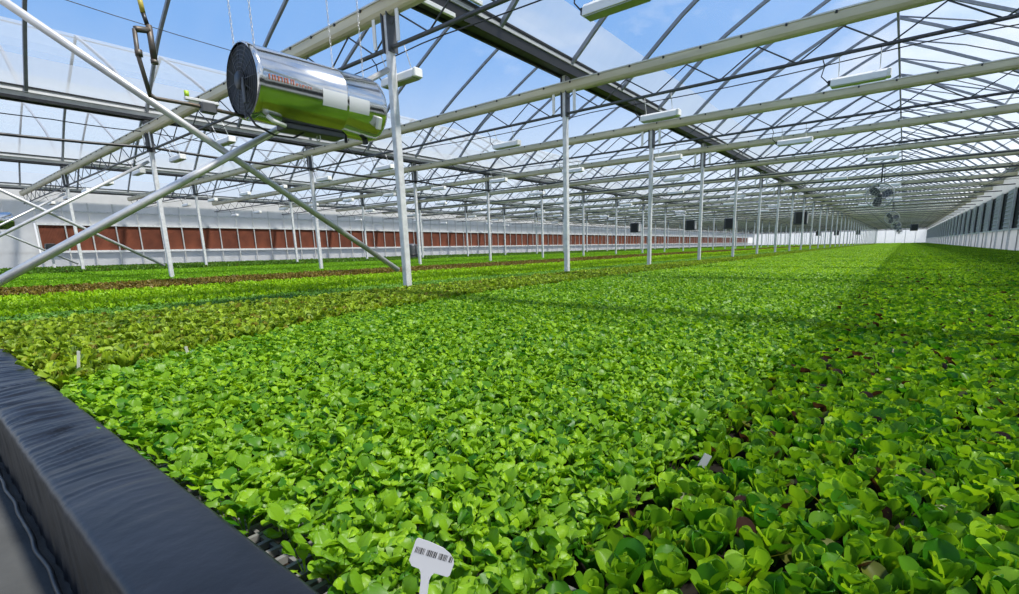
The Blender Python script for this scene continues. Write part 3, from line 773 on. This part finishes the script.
def mustard_plant(lb, o=(0, 0, 0), lod=0, s=1.0):
    n = random.choice((5, 6, 6, 7)) if lod == 0 else 4
    a0 = U(0, 6.28)
    for i in range(n):
        young = i >= n-2
        leaf(lb, o, a0+i*2.4+U(-.3, .3), s*U(.035, .055)*(1.15 if young else 1), U(.15, .55) if not young else U(.05, .25), s*U(.030, .046)*(.7 if young else 1), s*U(.013, .019)*(.75 if young else 1),
             U(.5, 1.6), U(-.2, .4), s*U(.003, .007), random.choice((2, 3)), (9, 4, 3)[lod], (7, 3, 3)[lod], min(1.25, max(0, random.gauss(.42 if not young else .80, .26))), 'round', .0015, U(-.35, .35))
def lettuce_plant(lb, o=(0, 0, 0), lod=0, s=1.0):
    n = random.choice((6, 7, 8)) if lod == 0 else 5
    a0 = U(0, 6.28)
    for i in range(n):
        k = i/(n-1)                                 # 0 outer .. 1 inner
        ln = U(.056, .076)*(1-.22*k)*s
        old = random.random() < (.11 if i < 2 else .01)
        leaf(lb, o, a0+i*2.4+U(-.3, .3), .018*s*U(.7, 1.3), (.62-.50*k)*(1 if lod == 0 else 1.7)*U(.5, 1.25), ln*.96, ln*U(.29, .385), U(-.35, .5), U(.15, .6), s*U(0, .0025), 2, (9, 4, 3)[lod], (7, 3, 3)[lod],
             U(1.7, 2.2) if old else min(1.2, max(0, random.gauss(.25+.38*k, .25))), 'spoon', .004*s, U(-.15, .15))
def lollo_plant(lb, o=(0, 0, 0), lod=0, s=1.0):
    n = random.choice((13, 14, 15)) if lod == 0 else 8
    a0 = U(0, 6.28)
    for i in range(n):
        k = i/(n-1); ln = U(.060, .092)*(1-.05*k)*s
        leaf(lb, o, a0+i*2.4+U(-.3, .3), .01, (.60-.50*k)*U(.5, 1.25), ln, ln*U(.19, .27), U(-.1, .8), U(.0, .3), s*U(.006, .012), random.choice((5, 6, 7)), (7, 4, 3)[lod], (11, 5, 3)[lod],
             U(1.35, 1.8) if random.random() < .16 else min(1.2, max(0, random.gauss(.35+.3*k, .25))), 'fan', .006*s)
SRC = bpy.data.collections.new('seedling_sources')        # not linked to the scene
def variants(fn, mat, name, n=16, lod=0):
    out = []
    for i in range(n):
        lb = LB(); fn(lb, lod=lod); out.append(lb.mesh(name, mat))
    return out
def tiles(fn, mat, name, size, spacing, n=3, lod=1, s=1.0):
    out = []; k = int(round(size/spacing))
    for i in range(n):
        lb = LB()
        for a in range(k):
            for b in range(k):
                fn(lb, (-size/2+(a+.5)*size/k+U(-.35, .35)*spacing, -size/2+(b+.5)*size/k+U(-.35, .35)*spacing, 0), lod, s*U(.85, 1.15))
        out.append(lb.mesh(name, mat))
    return out
def scatter(name, meshes, pts, label, cat):
    """pts: rows x, y, z, rotz, tilt, scale, index -> one stuff object whose instances are placed by geometry nodes"""
    A = np.array(pts, 'f'); c = bpy.data.collections.new(name+'_src')
    for i, me in enumerate(meshes): c.objects.link(bpy.data.objects.new('%s_kind_%02d' % (name, i), me))
    me = bpy.data.meshes.new(name); me.vertices.add(len(A)); me.vertices.foreach_set('co', A[:, :3].ravel())
    r = me.attributes.new('rot', 'FLOAT_VECTOR', 'POINT'); rv = np.zeros((len(A), 3), 'f'); rv[:, 2] = A[:, 3]; rv[:, 0] = A[:, 4]; r.data.foreach_set('vector', rv.ravel())
    s_ = me.attributes.new('scl', 'FLOAT', 'POINT'); s_.data.foreach_set('value', A[:, 5].copy())
    ix = me.attributes.new('idx', 'INT', 'POINT'); ix.data.foreach_set('value', A[:, 6].astype('i'))
    me.materials.append(meshes[0].materials[0])
    o = bpy.data.objects.new(name, me); COL.objects.link(o)
    g = bpy.data.node_groups.new(name+'_nodes', 'GeometryNodeTree')
    g.interface.new_socket('Geometry', in_out='INPUT', socket_type='NodeSocketGeometry'); g.interface.new_socket('Geometry', in_out='OUTPUT', socket_type='NodeSocketGeometry')
    N, L = g.nodes, g.links
    gi = N.new('NodeGroupInput'); go = N.new('NodeGroupOutput'); iop = N.new('GeometryNodeInstanceOnPoints'); ci = N.new('GeometryNodeCollectionInfo')
    ci.inputs['Collection'].default_value = c; ci.inputs['Separate Children'].default_value = True; ci.inputs['Reset Children'].default_value = True
    iop.inputs['Pick Instance'].default_value = True
    def attr(nm, ty):
        q = N.new('GeometryNodeInputNamedAttribute'); q.data_type = ty; q.inputs['Name'].default_value = nm
        return [x for x in q.outputs if x.enabled and x.name == 'Attribute'][0]
    L.new(gi.outputs[0], iop.inputs['Points']); L.new(ci.outputs[0], iop.inputs['Instance'])
    L.new(attr('rot', 'FLOAT_VECTOR'), iop.inputs['Rotation']); L.new(attr('scl', 'FLOAT'), iop.inputs['Scale']); L.new(attr('idx', 'INT'), iop.inputs['Instance Index'])
    L.new(iop.outputs[0], go.inputs[0])
    md = o.modifiers.new('plants', 'NODES'); md.node_group = g
    tag(o, label, cat, kind='stuff'); return o
def edge_x(y):                                             # frilly / mustard boundary
    K = [(.3, -2.80), (1.0, -3.20), (2.2, -3.75), (4.2, -4.08), (7.2, -4.2), (13, -4.27), (150, -4.3)]
    for (a, x0), (b, x1) in zip(K, K[1:]):
        if y <= b: return x0+(x1-x0)*(max(y, a)-a)/(b-a)
    return -4.3
def bed(name, fn, mat, xlo, xhi, z, spacing, ynear, label_one, cat, group, label_rest, jit=.42, ystart=.37, size=.5, tsp=None, smul=1.0, thin=0.0):
    V = variants(fn, mat, name)
    T1 = tiles(fn, mat, name+'_patch', size, tsp or spacing, 4, 1); T2 = tiles(fn, mat, name+'_patch', size, (tsp or spacing)*1.35, 3, 2, 1.25)
    pts = []
    y = ystart
    while y < ynear:
        x = xlo(y)+spacing*.5
        while x < xhi(y)-spacing*.3:
            if random.random() >= thin and not (y < .395 and -1.02 < x < -.84):
                pts.append((x+U(-jit, jit)*spacing, y+U(-jit*.8, jit)*spacing, z+U(-.006, .004), U(0, 6.28), U(-.12, .12), smul*U(.82, 1.15), random.randrange(len(V))))
            x += spacing
        y += spacing*.92
    sized = []
    for i, p in enumerate(pts):
        q = project(p[0], p[1], p[2]+.07)
        if q and 4 < q[0] < IW-4 and 4 < q[1] < IH-8: sized.append((q[2], i))
    sized.sort(); pick = set(i for _, i in sized[:300])
    for i in sorted(pick, key=lambda i: pts[i][1]):
        p = pts[i]; o = bpy.data.objects.new(name, V[int(p[6])]); COL.objects.link(o)
        o.location = p[:3]; o.rotation_euler = (p[4], 0, p[3]); o.scale = (p[5],)*3; tag(o, label_one, cat, group)
    rest = [p for i, p in enumerate(pts) if i not in pick]
    yy = y-spacing*.46
    while yy < YEND-.3:
        a, b = xlo(yy+size/2), xhi(yy+size/2); nn = max(1, int(round((b-a)/size))); w = (b-a)/nn
        far = yy > 22
        for i in range(nn):
            rest.append((a+(i+.5)*w, yy+size/2, z, random.randrange(4)*PI/2, 0, max(1.0, w/size)*U(.97, 1.05), len(V)+(4+random.randrange(3) if far else random.randrange(4))))
        yy += size
    scatter(name+'_bed', V+T1+T2, rest, label_rest, cat+' bed')
bed('mustard_seedling', mustard_plant, M['mustard'], edge_x, lambda y: -.40, .190, .040, 9.0,
    'bright green mustard seedling near the black kerb', 'seedling', 'nearest mustard seedlings', 'dense bright green bed of mustard seedlings down the middle', ystart=.36)
bed('lettuce_seedling', lettuce_plant, M['lettuce'], lambda y: -.40, lambda y: 3.93, .182, .050, 9.0,
    'glossy spoon-leaved lettuce seedling in the near corner of the lettuce bed', 'seedling', 'nearest spoon-leaved lettuces', 'wide bed of glossy spoon-leaved lettuce beside the shutter wall', smul=.95, thin=.05)
bed('frilly_lettuce', lollo_plant, M['lollo'], lambda y: -5.55 if y < 1 else -5.45, edge_x, .182, .064, 9.0,
    'frilly yellow-green lettuce with bronze edges behind the mustard', 'lettuce', 'nearest frilly lettuces', 'strip of frilly yellow-green lettuce in front of the near post row', smul=1.30)
# far strips, too small to count
def strip_bed(name, mat, fn, x0, x1, z, sp, label, size=.6, s=1.0):
    T = tiles(fn, mat, name+'_patch', size, sp, 4, 1, s); T2 = tiles(fn, mat, name+'_patch', size, sp*1.4, 3, 2, s*1.3)
    pts = []; nn = max(1, int(round((x1-x0)/size))); w = (x1-x0)/nn; y = .36
    while y < YEND-.4:
        for i in range(nn):
            far = y > 20 or x1 < -16
            pts.append((x0+(i+.5)*w, y+size/2, z, random.randrange(4)*PI/2, 0, max(1, w/size)*U(.97, 1.06), 4+random.randrange(3) if far else random.randrange(4)))
        y += size
    scatter(name, T+T2, pts, label, 'plant strip')
strip_bed('bluish_seedling_strip', M['teal'], mustard_plant, -6.9, -5.6, .172, .05, 'low bluish-green strip of small seedlings behind the frilly lettuce', s=.8)
strip_bed('yellow_green_lettuce_strip', M['lime_leaf'], lollo_plant, -10.2, -6.95, .17, .11, 'bright yellow-green lettuce strip behind the bluish strip')
strip_bed('bronze_lettuce_strip', M['brown_leaf'], lollo_plant, -13.4, -10.25, .17, .11, 'reddish brown lettuce strip across the far beds')
strip_bed('green_lettuce_strip', M['green_leaf'], lollo_plant, -23.5, -13.45, .17, .12, 'wide bright green lettuce strip beyond the brown one')
strip_bed('deep_green_strip', M['forest_leaf'], lollo_plant, -33.9, -23.55, .17, .15, 'deep green strip of plants along the red-brown pads', s=1.5)
# ------------------------------------------------------------------ sky and sun
w = bpy.data.worlds.new('sky'); SC.world = w; w.use_nodes = True; nt = w.node_tree; N, L = nt.nodes, nt.links; N.clear()
out = N.new('ShaderNodeOutputWorld'); bg = N.new('ShaderNodeBackground'); tc = N.new('ShaderNodeTexCoord'); sx = N.new('ShaderNodeSeparateXYZ')
L.new(tc.outputs['Generated'], sx.inputs[0])
cr = N.new('ShaderNodeValToRGB'); e = cr.color_ramp; e.interpolation = 'EASE'
e.elements[0].position = 0.0; e.elements[0].color = (.86, .88, .90, 1); e.elements[1].position = .75; e.elements[1].color = (.12, .285, .66, 1)
q = e.elements.new(.12); q.color = (.60, .72, .88, 1); q = e.elements.new(.36); q.color = (.185, .40, .80, 1)
L.new(sx.outputs[2], cr.inputs[0])
mp = N.new('ShaderNodeMapping'); mp.inputs['Scale'].default_value = (1.1, 1.1, 2.6); L.new(tc.outputs['Generated'], mp.inputs[0])
nz = N.new('ShaderNodeTexNoise'); nz.inputs['Scale'].default_value = 2.3; nz.inputs['Detail'].default_value = 8; nz.inputs['Roughness'].default_value = .58; L.new(mp.outputs[0], nz.inputs['Vector'])
rm = N.new('ShaderNodeMapRange'); rm.inputs[1].default_value = .50; rm.inputs[2].default_value = .78; rm.inputs[4].default_value = 1.0
ma = N.new('ShaderNodeMath'); ma.operation = 'MULTIPLY_ADD'; ma.inputs[1].default_value = .17; L.new(sx.outputs[0], ma.inputs[0]); L.new(nz.outputs[0], ma.inputs[2]); L.new(ma.outputs[0], rm.inputs[0])
mx = N.new('ShaderNodeMix'); mx.data_type = 'RGBA'; mx.inputs[7].default_value = (.90, .92, .96, 1); L.new(rm.outputs[0], mx.inputs[0]); L.new(cr.outputs[0], mx.inputs[6])
L.new(mx.outputs[2], bg.inputs[0]); bg.inputs[1].default_value = .82; L.new(bg.outputs[0], out.inputs[0])
sd = bpy.data.lights.new('sun', 'SUN'); sd.energy = 4.6; sd.angle = .09; sd.color = (1, .955, .88)
so = bpy.data.objects.new('sun', sd); COL.objects.link(so)
az, el = math.radians(20), math.radians(60)
d = Vector((math.cos(az)*math.cos(el), math.sin(az)*math.cos(el), math.sin(el))); so.rotation_euler = d.to_track_quat('Z', 'Y').to_euler(); so.location = d*30
vs = SC.view_settings; vs.view_transform = 'Standard'; vs.look = 'None'; vs.exposure = 0.45; vs.gamma = 1.0; vs.use_curve_mapping = False
SC.cycles.transparent_max_bounces = 24; SC.cycles.max_bounces = 10; SC.cycles.transmission_bounces = 6
